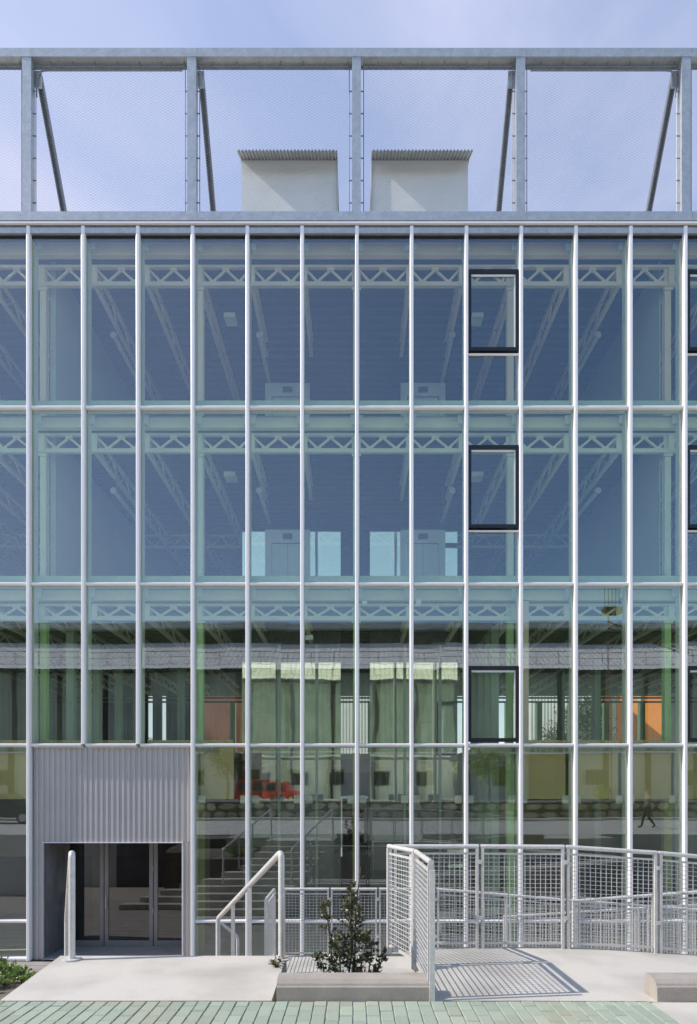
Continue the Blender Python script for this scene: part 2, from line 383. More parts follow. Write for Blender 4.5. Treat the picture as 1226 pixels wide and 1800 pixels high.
# floors, ceilings, trusses, columns
LV = [dict(slab=13.62, pel=(13.19,13.47), truss=(13.13,12.72), st='steel_cream'),
      dict(slab=9.78, pel=(9.46,9.68), truss=(9.45,9.07), st='steel_pale'),
      dict(slab=6.07, pel=(5.74,5.95), truss=(5.72,5.40), st='steel_pale')]
BACK = 28.0
BX0, BX1 = -11.6, 14.05
cols = [-10.4,-6.95+.03,-3.4,.0,3.5,6.92,10.3]
CY = 13.82
colx = [-10.28, -6.83, -3.38, .06, 3.45, 6.91, 10.36]
for li, lv in enumerate(LV):
    z = lv['slab']
    MB().box(BX0,BX1,13.62,BACK,z-.12,z).build('roof_slab' if li == 0 else 'floor_slab', 'floor_inside', bld)
    MB().sheet(corrug(13.7, BACK, .28, .06, z-.19), 'x', BX0, BX1).build('ceiling', 'ceiling_green' if li == 2 else 'ceiling_deck', bld)
    MB().box(BX0,BX1,13.50,13.615,lv['pel'][0],lv['pel'][1]).build('edge_beam', lv['st'], bld)
    MB().box(BX0,BX1,13.30,13.33,lv['pel'][1]+.03,lv['pel'][1]+(.02 if li == 0 else .24)).build('closure_panel', 'panel_teal', bld) if li else None
    zt, zb = lv['truss']
    # facade trusses, one per pair of mullions
    for i in range(IMIN, IMAX):
        t = MB(); a, b = mxx(i)*.998, mxx(i+1)*.998; y0 = 13.72
        t.box(a, b, y0-.04, y0+.04, zt-.055, zt); t.box(a, b, y0-.04, y0+.04, zb-.045, zb+.045)
        q = (b-a)/4; za, zc = zt-.09, zb+.06
        pts = [(a+.04,za),(a+q,zc),(a+2*q,za),(a+3*q,zc),(b-.04,za)]
        for (u, v) in zip(pts, pts[1:]): t.bar((u[0],y0,u[1]),(v[0],y0,v[1]),.04,.045)
        for u in (pts[1], pts[3]): t.box(u[0]-.075,u[0]+.075,y0-.025,y0+.025,zb+.045,zb+.085)
        t.box(pts[2][0]-.08,pts[2][0]+.08,y0-.025,y0+.025,zt-.095,zt-.055)
        t.build('truss', lv['st'], bld)
        g = MB(); g.box(a-.065,a+.065,y0-.055,y0-.042,zb-.02,zt-.02)
        g.build('gusset', lv['st'], bld)
    # trusses running back into the room
    for i in range(IMIN, IMAX+1):
        x = mxx(i)*.998; t = MB(); yb = 19.1 if -2.9 > x or x > 2.9 else 15.9
        yb = 24.5 if abs(x) > 2.9 else 15.95
        t.box(x-.045,x+.045,13.77,yb,zb-.04,zb+.035); t.box(x-.045,x+.045,13.77,yb,zt-.06,zt)
        yy = 13.85; up = True
        while yy < yb-.45:
            t.bar((x,yy,zt-.06 if up else zb),(x,yy+.42,zb if up else zt-.06),.035,.035); yy += .42; up = not up
        t.build('joist', lv['st'], bld)
    t = MB(); y0 = 19.1
    for (xa, xb) in ((BX0,-2.95),(2.8,BX1)):
        t.box(xa,xb,y0-.04,y0+.04,zt-.06,zt); t.box(xa,xb,y0-.04,y0+.04,zb-.04,zb+.04)
        x = xa; up = True
        while x < xb-.3: t.bar((x,y0,zt-.05 if up else zb),(x+.29,y0,zb if up else zt-.05),.04,.04); x += .29; up = not up
    t.build('rear_truss', lv['st'], bld)
    # columns of this storey
    zlow = LV[li+1]['slab'] if li < 2 else 2.6
    for x in colx:
        c = MB(); h = .07
        c.box(x-h,x+h,CY-.07,CY-.05,zlow,zt); c.box(x-h,x+h,CY+.05,CY+.07,zlow,zt); c.box(x-.012,x+.012,CY-.05,CY+.05,zlow,zt)
        c.box(x-.1,x+.1,CY-.10,CY-.075,zb-.1,zt)
        c.build('column', 'steel_green' if li == 2 else lv['st'], bld)
    # brackets holding the mullions
    for i in range(IMIN, IMAX+1):
        zz = lv['pel'][0]+.12; b = MB()
        for s in (-1, 1):
            b.box(mxx(i)+s*.08-.05, mxx(i)+s*.08+.05, 13.40, 13.42, zz-.09, zz+.09); b.box(mxx(i)+s*.08-.03, mxx(i)+s*.08+.03, 13.42, 13.50, zz-.05, zz+.05)
        b.build('bracket', 'inner_fin', bld)
# ground floor columns, first floor slab and tan spandrel boards
MB().box(BX0,-2.95,13.62,BACK,2.45,2.6).build('floor_slab', 'floor_inside', bld)
MB().box(2.75,BX1,13.62,BACK,2.45,2.6).build('floor_slab', 'floor_inside', bld)
MB().box(-2.95,2.75,16.4,BACK,2.45,2.6).build('floor_slab', 'floor_inside', bld)
for x in colx:
    c = MB(); h = .08
    c.box(x-h,x+h,CY-.08,CY+.08,GZ,2.45); c.build('column', 'steel_green' if abs(x-3.45) < .1 else 'wall_olive', bld)
for i in range(IMIN, IMAX):
    a, b = mxx(i)+.04, mxx(i+1)-.04
    if i in (3,): b = -2.62
    if i in (4,5,6,7,8): continue
    if i == 9: a = mxx(i)+.28
    MB().box(a,b,13.66,13.70,1.44,2.71).build('spandrel_board', 'board_tan', bld)
    MB().box(a,b,13.60,13.66,2.66,2.72).build('board_cap', 'board_tan', bld)
MB().box(3.58,3.78,13.5,13.64,1.44,5.72).build('pillar', 'steel_cream', bld)
MB().box(-7.05,-6.9,13.5,13.64,2.6,5.72).build('pillar', 'steel_cream', bld)
for i in range(IMIN, IMAX+1):
    if i in (1, 2): continue
    for s in (-1, 1):
        b = MB(); x = mxx(i)+s*.125
        b.box(x-.075, x+.075, 13.40, 13.412, 1.35, 1.52)
        for dx in (-.03,.03): b.sweep([(x+dx,13.40,1.435),(x+dx,13.392,1.435)], .012, 8)
        b.build('bracket', 'white_paint', bld)
MB().box(BX0,BX1,13.3,BACK,GZ-.03,GZ+.01).build('ground_floor', 'floor_inside', bld)
# room walls
for x0, x1 in ((-6.83+.08,-6.83+.2), (6.80,6.91-.08)):
    for lo, hi in ((9.79,13.4), (6.08,9.57)):
        MB().box(x0,x1,CY+.09,BACK-.05,lo,hi).build('partition_wall', 'wall_inside', bld)
for x in (BX0,BX1-.2): MB().box(x,x+.2,13.7,BACK,GZ,13.4).build('end_wall', 'wall_inside', bld)
MB().box(BX0,BX1,BACK,BACK+.2,6.1,13.6).build('rear_wall', 'wall_inside', bld)
MB().box(BX0,BX1,BACK,BACK+.2,1.4,2.6).build('rear_wall', 'wall_inside', bld)
for x in (-6.9,-5.4,-3.9,-2.4,-.9,.75,2.3,3.9,5.4,6.9,8.3,9.75,11.3,12.9):
    MB().box(x-.11,x+.11,BACK-.1,BACK+.18,GZ,5.6).build('rear_column', 'steel_green', bld)
for (x, ys) in ((-6.72,(14.9,16.4,17.9,19.4)), (-5.1,(18.5,20.5)), (3.35,(14.9,15.6,16.5,17.4)), (6.8,(17.5,20.5))):
    for yy in ys: MB().box(x-.09,x+.09,yy-.09,yy+.09,GZ,5.5).build('inner_column', 'panel_teal', bld)
for z in (4.9,5.05): 
    MB().sweep([(BX0+.3,23,z),(BX1-.3,23,z)], .035, 8).build('pipe', 'galvanised', bld, True)
for a, b in ((BX0,-9.25),(-9.0,-8.62),(-8.4,-7.2)): MB().box(a,b,BACK,BACK+.2,2.62,6.08).build('rear_wall', 'dark_inside', bld)
# backs of ground floor rooms
MB().box(-9.4,-3.0,19.0,19.2,GZ+.02,2.44).build('room_wall', 'wall_olive', bld)
MB().box(2.8,9.5,19.0,19.2,GZ+.02,2.44).build('room_wall', 'wall_olive', bld)
MB().box(BX0,BX1,17.2,17.4,GZ+.02,-.2).build('counter_wall', 'dark_inside', bld)

MB().box(-.30,.385,16.6,16.7,GZ,1.42).build('counter_wall', 'dark_inside', bld)
# lift shafts clad in mirror steel
for xs, doorx in (((-2.82,-1.876,-.93,-.315), -1.66), ((.40,1.29,2.18,2.63), 1.74)):
    sh = link('lift_shaft', MB().box(xs[0]+.02,xs[-1]-.02,15.83,16.3,GZ,8.10).mesh('lift_shaft','galvanised_dark'), bld)
    for z0, z1 in ((6.2,8.17), (2.75,4.86), (1.34,2.7)):
        for a, b in zip(xs, xs[1:]):
            MB().box(a+.012,b-.012,15.78,15.81,z0,z1).build('mirror_panel', 'mirror_steel', sh)
    for x in xs[1:3]:
        MB().box(x-.035,x+.035,15.74,15.775,GZ,5.3).build('guide_post', 'panel_teal', sh)
    d = MB(); x = doorx
    for zt in (8.17, 11.85):
        zl = zt-2.2
        d = MB(); d.box(x-.56,x+.56,15.68,15.77,zt-.33,zt); d.box(x-.56,x-.40,15.68,15.77,zl,zt-.33); d.box(x+.40,x+.56,15.68,15.77,zl,zt-.33)
        do = d.build('lift_door_frame', 'lift_steel', sh)
        MB().box(x-.38,x-.005,15.72,15.75,zl,zt-.34).build('lift_door', 'lift_steel', do)
        MB().box(x+.005,x+.38,15.72,15.75,zl,zt-.34).build('lift_door', 'lift_steel', do)
        MB().box(x-.12,x+.12,15.665,15.679,zt-.24,zt-.1).build('lift_display', 'dark_inside', do)
# paper notes stuck inside the panes
for (x, z, ww, hh, rot) in ((-.94,4.86,.17,.10,.12),(.23,5.60,.1,.07,-.1),(1.37,5.60,.11,.16,.0),(2.16,.33,.36,.10,0),(2.16,.03,.32,.08,.05)):
    cs = [(-ww/2,-hh/2),(ww/2,-hh/2),(ww/2,hh/2),(-ww/2,hh/2)]
    cr, sr = math.cos(rot), math.sin(rot)
    MB().extr([(x+p*cr-q*sr, z+p*sr+q*cr) for p, q in cs], 'y', GY+.014, GY+.016).build('paper_note', 'white_paint', bld)

# entrance: corrugated cladding, recess, doors
ex0, ex1 = mxx(0)+.045, mxx(3)-.045
ox0, ox1, oz = -6.55, -3.62, .53
P = .1142
def ribs(a, b):
    pts = []; x = a
    while x < b-.01:
        for fr, dd in ((0,0),(.40,0),(.57,.024),(.90,.024)):
            if x+fr*P < b: pts.append((x+fr*P, GY+.05-dd))
        x += P
    pts.append((b, GY+.05)); return pts
MB().sheet(ribs(ex0, ex1), 'z', oz, 2.545).build('cladding', 'cladding', bld)
MB().sheet(ribs(ex0, ox0-.005), 'z', GZ, oz-.003).build('cladding', 'cladding', bld)
MB().sheet(ribs(ox1+.005, ex1), 'z', GZ, oz-.003).build('cladding', 'cladding', bld)
MB().box(ex0,ex1,GY+.055,GY+.09,oz,2.56).build('cladding_back', 'galvanised_dark', bld)
tr = MB(); tr.box(ox0-.012,ox1+.012,GY+.0,GY+.1,oz-.014,oz+.004); tr.box(ox1-.006,ox1+.012,GY+.0,GY+.1,GZ,oz-.015)
tr.build('opening_trim', 'aluminium', bld)
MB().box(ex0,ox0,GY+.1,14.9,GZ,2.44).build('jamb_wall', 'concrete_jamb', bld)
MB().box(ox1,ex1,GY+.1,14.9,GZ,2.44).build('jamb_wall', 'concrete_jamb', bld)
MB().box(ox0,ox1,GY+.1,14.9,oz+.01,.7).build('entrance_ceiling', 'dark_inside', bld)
MB().box(ox0,ox1,13.15,14.9,GZ+.012,GZ+.03).build('threshold', 'concrete_dark', bld)
DY = 14.24
for k, (a, b) in enumerate(((-6.55,-5.68),(-5.66,-4.56),(-4.54,-3.62))):
    f = MB(); t = .085
    f.box(a,a+t,DY-.03,DY+.03,GZ+.03,oz); f.box(b-t,b,DY-.03,DY+.03,GZ+.03,oz); f.box(a+t,b-t,DY-.03,DY+.03,GZ+.03,GZ+.17); f.box(a+t,b-t,DY-.03,DY+.03,oz-.06,oz)
    d = f.build('door', 'door_frame', bld)
    MB().box(a+t,b-t,DY-.006,DY+.006,GZ+.17,oz-.06).build('pane', 'door_glass', d)
    if k == 1:
        MB().box(a+.03,a+.055,DY-.07,DY-.032,-1.05,-.78).build('handle', 'lift_steel', d)
        for z in (-.15, -1.1): MB().sweep([(b+.01,DY-.05,z-.05),(b+.01,DY-.05,z+.05)], .012, 8).build('hinge', 'lift_steel', d)
    if k == 2: MB().box(a+.05,b-.08,DY-.09,DY-.031,oz-.075,oz-.02).build('door_closer', 'lift_steel', d)
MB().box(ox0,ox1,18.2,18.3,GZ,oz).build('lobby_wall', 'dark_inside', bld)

# rooftop lift housings
def housing(x0, x1, fin):
    y0, zt = 15.75, 17.5
    b = MB().box(x0,x1,y0,18.5,13.63,zt); o = b.build('roof_housing', 'plaster', bld)
    # corrugated visor dropping forward
    def hood(yy): return zt+.02-(y0-yy)*.60
    v = MB(); pr = corrug(x0-.03, x1+.03, .085, .035, 0)
    n = len(pr); yb = y0-.02; ya = y0-.52
    vs = [(p[0],ya,hood(ya)+p[1]) for p in pr]+[(p[0],yb,hood(yb)+p[1]) for p in pr]+[(p[0],18.5,zt+.02+p[1]) for p in pr]
    v.add(vs, [(i,i+1,n+i+1,n+i) for i in range(n-1)]+[(n+i,n+i+1,2*n+i+1,2*n+i) for i in range(n-1)])
    v.build('visor', 'corrugated_grey', o)
    s = MB(); xx = x1+.002 if fin > 0 else x0-.032
    s.box(xx,xx+.03,y0-.06,y0+.3,13.63,zt-.02)
    s.build('corner_flashing', 'corrugated_grey', o)
housing(-2.82, -.43, 1); housing(.47, 2.88, -1)

# hanging tubes and small ceiling boxes
def tube_lamp(x, y, z, ln, lab):
    t = thing('tube_lamp', lab, 'lamp', (x,y,z), 'tube lamps hung between the trusses')
    MB().sweep([(x,y,z),(x,y+ln,z)], .05, 12).build('tube', 'white_paint', t, True)
    e = MB(); e.sweep([(x,y-.03,z),(x,y-.002,z)], .075, 14); e.build('end_cap', 'lift_steel', t, True)
    h = MB(); [h.sweep([(x,y+q,z+.04),(x,y+q,z+.75)], .006, 5) for q in (.2, ln-.2)]; h.build('hanger', 'galvanised', t)
for zz, fl in ((12.25,'top floor'), (8.62,'middle floor')):
    for x, nm in ((-5.6,'leftmost room, beside the pale partition'), (-2.2,'room left of the centre column'), (2.3,'room right of the centre column'), (5.7,'rightmost room, beside the pale partition')):
        tube_lamp(x, 14.6, zz, 1.7, 'white tube lamp hung on the %s, %s' % (fl, nm))
for zz, fl in ((12.6,'top floor'), (8.95,'middle floor')):
    for x, nm in ((-2.85,'left of the lifts'), (2.85,'right of the lifts')):
        o = MB().box(x-.13,x+.13,14.35,14.65,zz-.1,zz).build('ceiling_unit', 'white_paint'); o['label'] = 'small white box unit under the %s ceiling, %s' % (fl, nm); o['category'] = 'ceiling unit'; o['group'] = 'white units under the ceilings'

# ------------------------------------------------------------------ rooftop screen
scr = thing('rooftop_screen', 'galvanised steel frame with wire netting standing along the roof edge', 'screen', (0, FY, 13.56))
posts = [-6.845-3.452, -6.845, -3.393, .06, 3.5, 6.965, 10.42]
bx = [-10.5]+[(p+.12) for p in posts[1:-1]]+[10.7]
for a, b in zip(bx, bx[1:]):
    MB().box(a+.002,b-.002,FY-.02,FY+.16,13.555,13.74).build('bottom_beam', 'galvanised', scr)
    MB().box(a+.002,b-.002,FY-.02,FY+.16,16.98,17.16).build('top_beam', 'galvanised', scr)
    g = MB(); g.box(a,b,FY+.15,FY+.158,16.90,16.975); g.build('beam_lip', 'galvanised_dark', scr)
for x in posts:
    p = MB(); p.box(x-.094,x+.094,FY-.01,FY+.15,13.742,16.978); p.build('post', 'galvanised', scr)
    q = MB(); q.box(x-.075,x+.075,FY+.152,FY+.19,13.742,16.9); q.build('post_channel', 'galvanised_dark', scr)
    sx = .15 if x < 0 else -.15
    b = MB(); bxx = x+sx
    if abs(x) < .5: bxx = x
    for dx in (-.045,.045): b.bar((bxx+dx,FY+.2,16.85),(bxx+dx,15.3,13.64),.025,.11)
    b.bar((bxx,FY+.24,16.85),(bxx,15.34,13.64),.075,.015)
    b.build('brace', 'galvanised_dark', scr)
    b = MB(); b.box(bxx-.07,bxx+.07,FY+.17,FY+.2,16.55,16.9); b.build('brace_plate', 'galvanised', scr)
for a, b in zip(posts, posts[1:]):
    x0, x1, z0, z1, yy = a+.15, b-.15, 13.76, 16.88, FY+.08
    e = MB()
    e.sweep([(x0,yy,z0),(x0,yy,z1)], .009, 6); e.sweep([(x1,yy,z0),(x1,yy,z1)], .009, 6); e.sweep([(x0,yy,z1),(x1,yy,z1)], .009, 6); e.sweep([(x0,yy,z0),(x1,yy,z0)], .009, 6)
    k = z0+.25
    while k < z1:
        e.box(a+.09,x0+.01,yy-.008,yy+.008,k-.008,k+.008); e.box(x1-.01,b-.09,yy-.008,yy+.008,k-.008,k+.008); k += .47
    k = x0+.3
    while k < x1:
        e.box(k-.008,k+.008,yy-.008,yy+.008,z1-.01,16.98); k += .47
    eo = e.build('edge_cable', 'galvanised_dark', scr)
    nmb = MB(); W, H = x1-x0, z1-z0; cw, ch = .105, .06; sl = ch/cw
    for sgn in (1, -1):
        c0 = -W*sl
        while c0 < H:
            # line z = c0 + sl*x, clipped to the bay
            xa = max(0, -c0/sl); xb = min(W, (H-c0)/sl)
            if xb > xa+.02:
                pa = (xa, c0+sl*xa); pb = (xb, c0+sl*xb)
                if sgn < 0: pa, pb = (W-pa[0],pa[1]), (W-pb[0],pb[1])
                nmb.sweep([(x0+pa[0],yy,z0+pa[1]),(x0+pb[0],yy,z0+pb[1])], .0013, 3, False)
            c0 += ch
    nmb.build('wire_net', 'galvanised', eo)
# bent cable pipes at the corners of the outer bays
for s, x in ((1,-6.845), (-1,6.965)):
    MB().sweep(rounded([(x+s*.14,FY+.13,16.3),(x+s*.14,FY+.13,16.86),(x+s*3.22,FY+.13,16.86)], .22), .017, 8).build('cable_pipe', 'galvanised_dark', scr, True)

# ------------------------------------------------------------------ stair, planter, kerbs
st = MB(); 
NST = 12; rise = -GZ/NST; go = .327; sh_ = -.157
stair = thing('outdoor_stair', 'concrete stair running from the landing down to the sunken court', 'stair', (-1.8, 6.1, GZ))
for k in range(1, NST):
    z = -rise*k; ya = 6.1+go*(k-1)+.004; dx = sh_*(k-1)
    a, b = -2.80+dx-max(0, k-4)*.36, -.66+dx      # the lower steps spread out to the left
    MB().add([(a,ya,GZ),(b,ya,GZ),(b+sh_,ya+go,GZ),(a+sh_,ya+go,GZ),(a,ya,z),(b,ya,z),(b+sh_,ya+go,z),(a+sh_,ya+go,z)],
        [(0,3,2,1),(4,5,6,7),(0,1,5,4),(1,2,6,5),(2,3,7,6),(3,0,4,7)]).build('step', 'concrete', stair)
def curb(name, x0, x1, y0, lab, h=.157, d=.21):
    pr = [(y0-.005,-.02),(y0,h-.06),(y0+.012,h-.05),(y0+.018,h-.035),(y0+.05,h-.008),(y0+.09,h),(y0+d-.02,h),(y0+d,h-.02),(y0+d,-.02)]
    o = MB().extr(pr, 'x', x0, x1).build(name, 'concrete_dark'); o['label'] = lab; o['category'] = 'kerb'; return o
curb('planter_kerb', -.592, .585, 4.80, 'grey rounded concrete kerb in front of the dark shrub')
curb('kerb', 2.33, 6.5, 4.80, 'grey concrete kerb at the right, ending on the green pavers')
struct(MB().box(-.655,.615,5.02,5.89,-.9,-.40), 'soil', 'earth')
struct(MB().box(-.65,-.632,5.02,5.9,-.9,-.02), 'planter_wall', 'concrete_dark')
# ramps
def ramp(name, pts, y0, y1, lab):
    mb = MB(); prof = [(x, z) for x, z in pts]+[(pts[-1][0], GZ-.3), (pts[0][0], GZ-.3)]
    mb.extr(prof, 'y', y0, y1); o = mb.build(name, 'concrete'); o['kind'] = 'structure'; return o
ramp('ramp', [(-1.25,-.90),(1.3,-.90),(3.3,-1.07),(6.5,-1.3)], 8.55, 9.56, '')
ramp('ramp', [(2.4,-.88),(4.5,-.72),(8,-.45)], 7.2, 8.16, '')
ramp('ramp', [(2.2,-1.58),(6.5,-1.32)], 9.65, 10.76, '')

# ------------------------------------------------------------------ guards and handrails
def guard(name, pts, posts_t, lab, grp=None, endbar=None, cell=(.053,.043)):
    """pts: list of (x, y, zbase, ztop); one mesh panel per segment"""
    g = thing(name, lab, 'railing', (pts[0][0], pts[0][1], pts[0][2]), grp)
    for (p, q) in zip(pts, pts[1:]):
        A = Vector(p[:2]); B = Vector(q[:2]); Ls = (B-A).length; d = (B-A)/Ls
        def at(u, f=None, z=None):
            zb = p[2]+(q[2]-p[2])*u; zt = p[3]+(q[3]-p[3])*u
            xy = A+(B-A)*u; return Vector((xy.x, xy.y, zb+(zt-zb)*f if f is not None else z))
        fr = MB(); m0 = .012/Ls
        fr.sweep([at(m0,1), at(1-m0,1)], .023, 10)
        for u in (m0+.016/Ls, 1-m0-.016/Ls): fr.bar(at(u,-.02), at(u,.985), .03, .05, up=(-d.y,d.x,0)) if False else fr.bar(at(u,-.03), at(u,.985), .05, .026, up=(d.x,d.y,0))
        fr.bar(at(m0+.03/Ls,.93), at(1-m0-.03/Ls,.93), .02, .02); fr.bar(at(m0+.03/Ls,.05), at(1-m0-.03/Ls,.05), .02, .024)
        for f in (.3,.85):
            c = at(1-m0*.2,f); fr.box(c.x-.018,c.x+.018,c.y-.03,c.y+.03,c.z-.02,c.z+.02)
        fo = fr.build('mesh_panel', 'rail_steel', g, True)
        wm = MB(); nv = max(2, int((Ls-.08)/cell[0])); hh = .88*(p[3]-p[2]); nh = int(hh/cell[1]); r = .0027
        for k in range(1, nv):
            u = (.04+(Ls-.08)*k/nv)/Ls; wm.bar(at(u,.05), at(u,.93), r*2, r*2, up=(d.x,d.y,0))
        for k in range(1, nh):
            f = .05+.88*k/nh; wm.bar(at(.04/Ls,f)+Vector((-d.y,d.x,0))*.006, at(1-.04/Ls,f)+Vector((-d.y,d.x,0))*.006, r*2, r*2)
        wm.build('wire_mesh', 'rail_steel', fo)
    return g
g1 = guard('mesh_guard', [(.60,4.82,.0,1.053),(.57,5.73,.0,1.053),(.35,6.33,.0,1.05)], None, 'short mesh guard turning its narrow end to the pavers, beside the shrub', 'mesh guards of the landing and ramps')
nb = MB(); nb.box(.582,.622,4.775,4.80,-.02,1.0); nb.build('end_bar', 'rail_steel', g1)
guard('mesh_guard', [(.40,6.40,0,1.04),(1.29,6.40,0,1.04),(2.165,6.40,0,1.035),(3.13,6.44,-.055,.97),(4.1,6.48,-.14,.88),(5.1,6.5,-.24,.78)], None, 'tall bright mesh guard along the far edge of the ramp landing', 'mesh guards of the landing and ramps')
guard('mesh_guard', [(-1.08,9.5,-.90,.12),(-.36,9.5,-.90,.12),(.37,9.5,-.90,.12),(1.25,9.5,-.90,.12),(2.35,9.5,-.99,.03),(3.4,9.5,-1.08,-.06),(4.5,9.5,-1.16,-.14),(5.6,9.5,-1.24,-.22)], None, 'lower mesh guard behind the shrub, running on along the sunken ramp', 'mesh guards of the landing and ramps')
guard('mesh_guard', [(-1.2,8.56,-.90,.12),(-1.2,9.46,-.90,.12)], None, 'short oblique mesh guard just right of the stair handrail', 'mesh guards of the landing and ramps')
guard('mesh_guard', [(2.82,8.1,-.85,.18),(3.9,8.1,-.77,.26),(5.0,8.1,-.69,.34)], None, 'sloping mesh guard just below the tall guard, rising to the right edge', 'mesh guards of the landing and ramps')
guard('mesh_guard', [(2.55,10.7,-1.56,-.54),(3.7,10.7,-1.49,-.47),(4.85,10.7,-1.42,-.40),(6.0,10.7,-1.35,-.33)], None, 'lowest mesh guard on the ramp nearest the glass wall', 'mesh guards of the landing and ramps')

def handrail(x, lab):
    y, zt = 5.95, 1.03; dx, dy, dz = -1.10, 2.29, -1.10
    g = thing('handrail', lab, 'handrail', (x, y, 0), 'tubular handrails of the stair')
    E = (x+dx, y+dy, zt+dz)
    pts = rounded([(x,y,.0),(x,y,zt),E,(E[0],E[1],E[2]-1.02)], .075, 8)
    MB().sweep(pts, .03, 14).build('rail', 'rail_steel', g, True)
    MB().disc((x,y,.002), .085, .014, 24).build('base_plate', 'rail_steel', g, True)
    for t in (.42, .70):
        px_, py_, pz = x+dx*t, y+dy*t, zt+dz*t
        MB().box(px_-.022,px_+.022,py_-.012,py_+.012,pz-1.0,pz-.02).build('baluster', 'rail_steel', g)
    if x > -1.5:
        MB().sweep(rounded([(E[0]+.03,E[1]+.02,E[2]-.06),(E[0]+.24,E[1]+.1,E[2]-.26),(E[0]+.24,E[1]+.1,E[2]-1.0)], .05), .02, 10).build('lower_rail', 'rail_steel', g, True)
handrail(-2.68, 'steel tube handrail at the left of the stair, seen end on before the entrance')
handrail(-.687, 'steel tube handrail at the right of the stair, sloping down to the left')

# ------------------------------------------------------------------ plants
def leaf(mb, c, d, size, rnd):
    d = d.normalized(); s = d.cross(Vector((rnd.uniform(-1,1),rnd.uniform(-1,1),rnd.uniform(-1,1)))).normalized(); up = s.cross(d)
    a = c; b = c+d*size*.5+s*size*.27+up*size*.08; e = c+d*size; f = c+d*size*.5-s*size*.27+up*size*.08; m = c+d*size*.52-up*size*.02
    mb.add([a,b,e,f,m], [(0,1,4),(1,2,4),(2,3,4),(3,0,4)])
def shrub(name, lab, base, stems, size, lm, ntip, seed, tip=None, lmat='leaf_dark', cat='shrub'):
    rnd = random.Random(seed); base = Vector(base)
    t = thing(name, lab, cat, base); wood = MB(); fo = MB(); yg = MB()
    for (ox, oy, h, spread, dens) in stems:
        top = base+Vector((ox, oy, h)); b0 = base+Vector((ox*.3+rnd.uniform(-.02,.02), oy*.3, 0))
        N = 6; pts = [b0.lerp(top, k/N)+Vector((rnd.uniform(-.015,.015),rnd.uniform(-.015,.015),0)) for k in range(N+1)]
        wood.sweep(pts, [.011*(1-.8*k/N)+.002 for k in range(N+1)], 5)
        for k in range(dens):
            u = rnd.random()**.85; p = b0.lerp(top, u); L_ = spread*(1-u)**.75*rnd.uniform(.35,1)+.03
            a = rnd.uniform(0, 6.283); d = Vector((math.cos(a), math.sin(a), rnd.uniform(.15,1.0))).normalized()
            e = p+d*L_; wood.sweep([p, (p+e)/2+Vector((0,0,-.01)), e], [.003,.0022,.0012], 3)
            for q in range(lm):
                v = rnd.uniform(.25, 1.05); c = p+d*L_*v
                dd = (d*.6+Vector((rnd.uniform(-1,1),rnd.uniform(-1,1),rnd.uniform(-.5,1)))).normalized()
                leaf(yg if (u > .9 and rnd.random() < .6) else fo, c, dd, size*rnd.uniform(.6,1.2), rnd)
    wood.build('branch', 'bark', t); fo.build('foliage', lmat, t, kind='stuff')
    if yg.v: yg.build('young_leaves', tip or lmat, t, kind='stuff')
    return t
shrub('evergreen_shrub', 'dark glossy leaved shrub standing in the planter behind the kerb', (-.02,5.60,-.40),
      [(0.0,0,1.16,.25,80),(.07,.02,1.32,.10,24),(-.25,.0,1.0,.14,40),(.14,-.05,.76,.18,38),(-.14,-.08,.74,.18,40),(.30,.0,.56,.12,26),(-.30,-.05,.55,.12,26),(0.03,.1,.92,.16,36),(.2,.05,.64,.18,30)], .045, 8, 0, 3, 'leaf_young')
shrub('weed', 'bright green weeds growing on the bank left of the landing', (-3.52,6.6,-.42),
      [(0,0,.15,.16,44),(-.3,.1,.20,.2,54),(.18,-.1,.10,.13,30),(-.6,.1,.22,.22,54),(-.2,-.35,.16,.2,44),(-.1,-.8,.12,.16,36),(-.5,-.5,.2,.2,40)], .05, 5, 0, 5, 'leaf_bright', 'leaf_bright', 'weed')
shrub('grass_tuft', 'dry little tuft at the foot of the right handrail post', (-.70,5.72,0.0), [(-.03,0,.05,.10,9),(.02,0,.04,.08,6)], .05, 2, 0, 9, 'leaf_young', 'leaf_young', 'weed')

def tree(name, lab, base, h, r, n, seed, lmat='leaf_tree', trunk=.14):
    rnd = random.Random(seed); base = Vector(base); t = thing(name, lab, 'tree', base)
    wood = MB(); crown = MB(); wood.sweep([base, base+Vector((.1,0,h*.3)), base+Vector((0,.1,h*.55)), base+Vector((.15,0,h*.9))], [trunk,trunk*.8,trunk*.5,trunk*.12], 8)
    cl = []
    for k in range(16):
        a = rnd.uniform(0,6.28); u = rnd.uniform(.35,.85); p = base+Vector((.05,.05,h*u)); q = p+Vector((math.cos(a),math.sin(a),rnd.uniform(.2,.8)))*r*rnd.uniform(.5,1)*(1.2-u*.6)
        wood.sweep([p,(p+q)/2+Vector((0,0,-.05)),q],[trunk*.3,trunk*.2,trunk*.06],5); cl.append(q)
    for k in range(n):
        c = rnd.choice(cl)+Vector((rnd.gauss(0,1),rnd.gauss(0,1),rnd.gauss(0,.8)))*r*.24
        leaf(crown, c, Vector((rnd.uniform(-1,1),rnd.uniform(-1,1),rnd.uniform(-1,.6))), rnd.uniform(.12,.26), rnd)
    wood.build('trunk', 'bark', t); crown.build('crown', lmat, t, kind='stuff')
tree('street_tree', 'green tree seen through the building, before the white shed', (15.0,42,GZ), 11, 2.1, 7000, 21)
tree('street_tree', 'small olive tree standing in the yard before the shed', (8.4,-13,.72), 3.6, 1.2, 1800, 22, 'leaf_bright', .07)
tree('street_tree', 'low dark tree in the yard left of the red van', (-9.6,-21,.72), 5.0, 1.7, 1800, 23)
shrub('weed', 'leafy weeds on top of the stone wall across the street', (13.9,-9.3,1.05), [(0,0,.9,.6,60),(.5,.1,.7,.5,50)], .16, 4, 0, 31, 'leaf_bright', 'leaf_bright', 'weed')

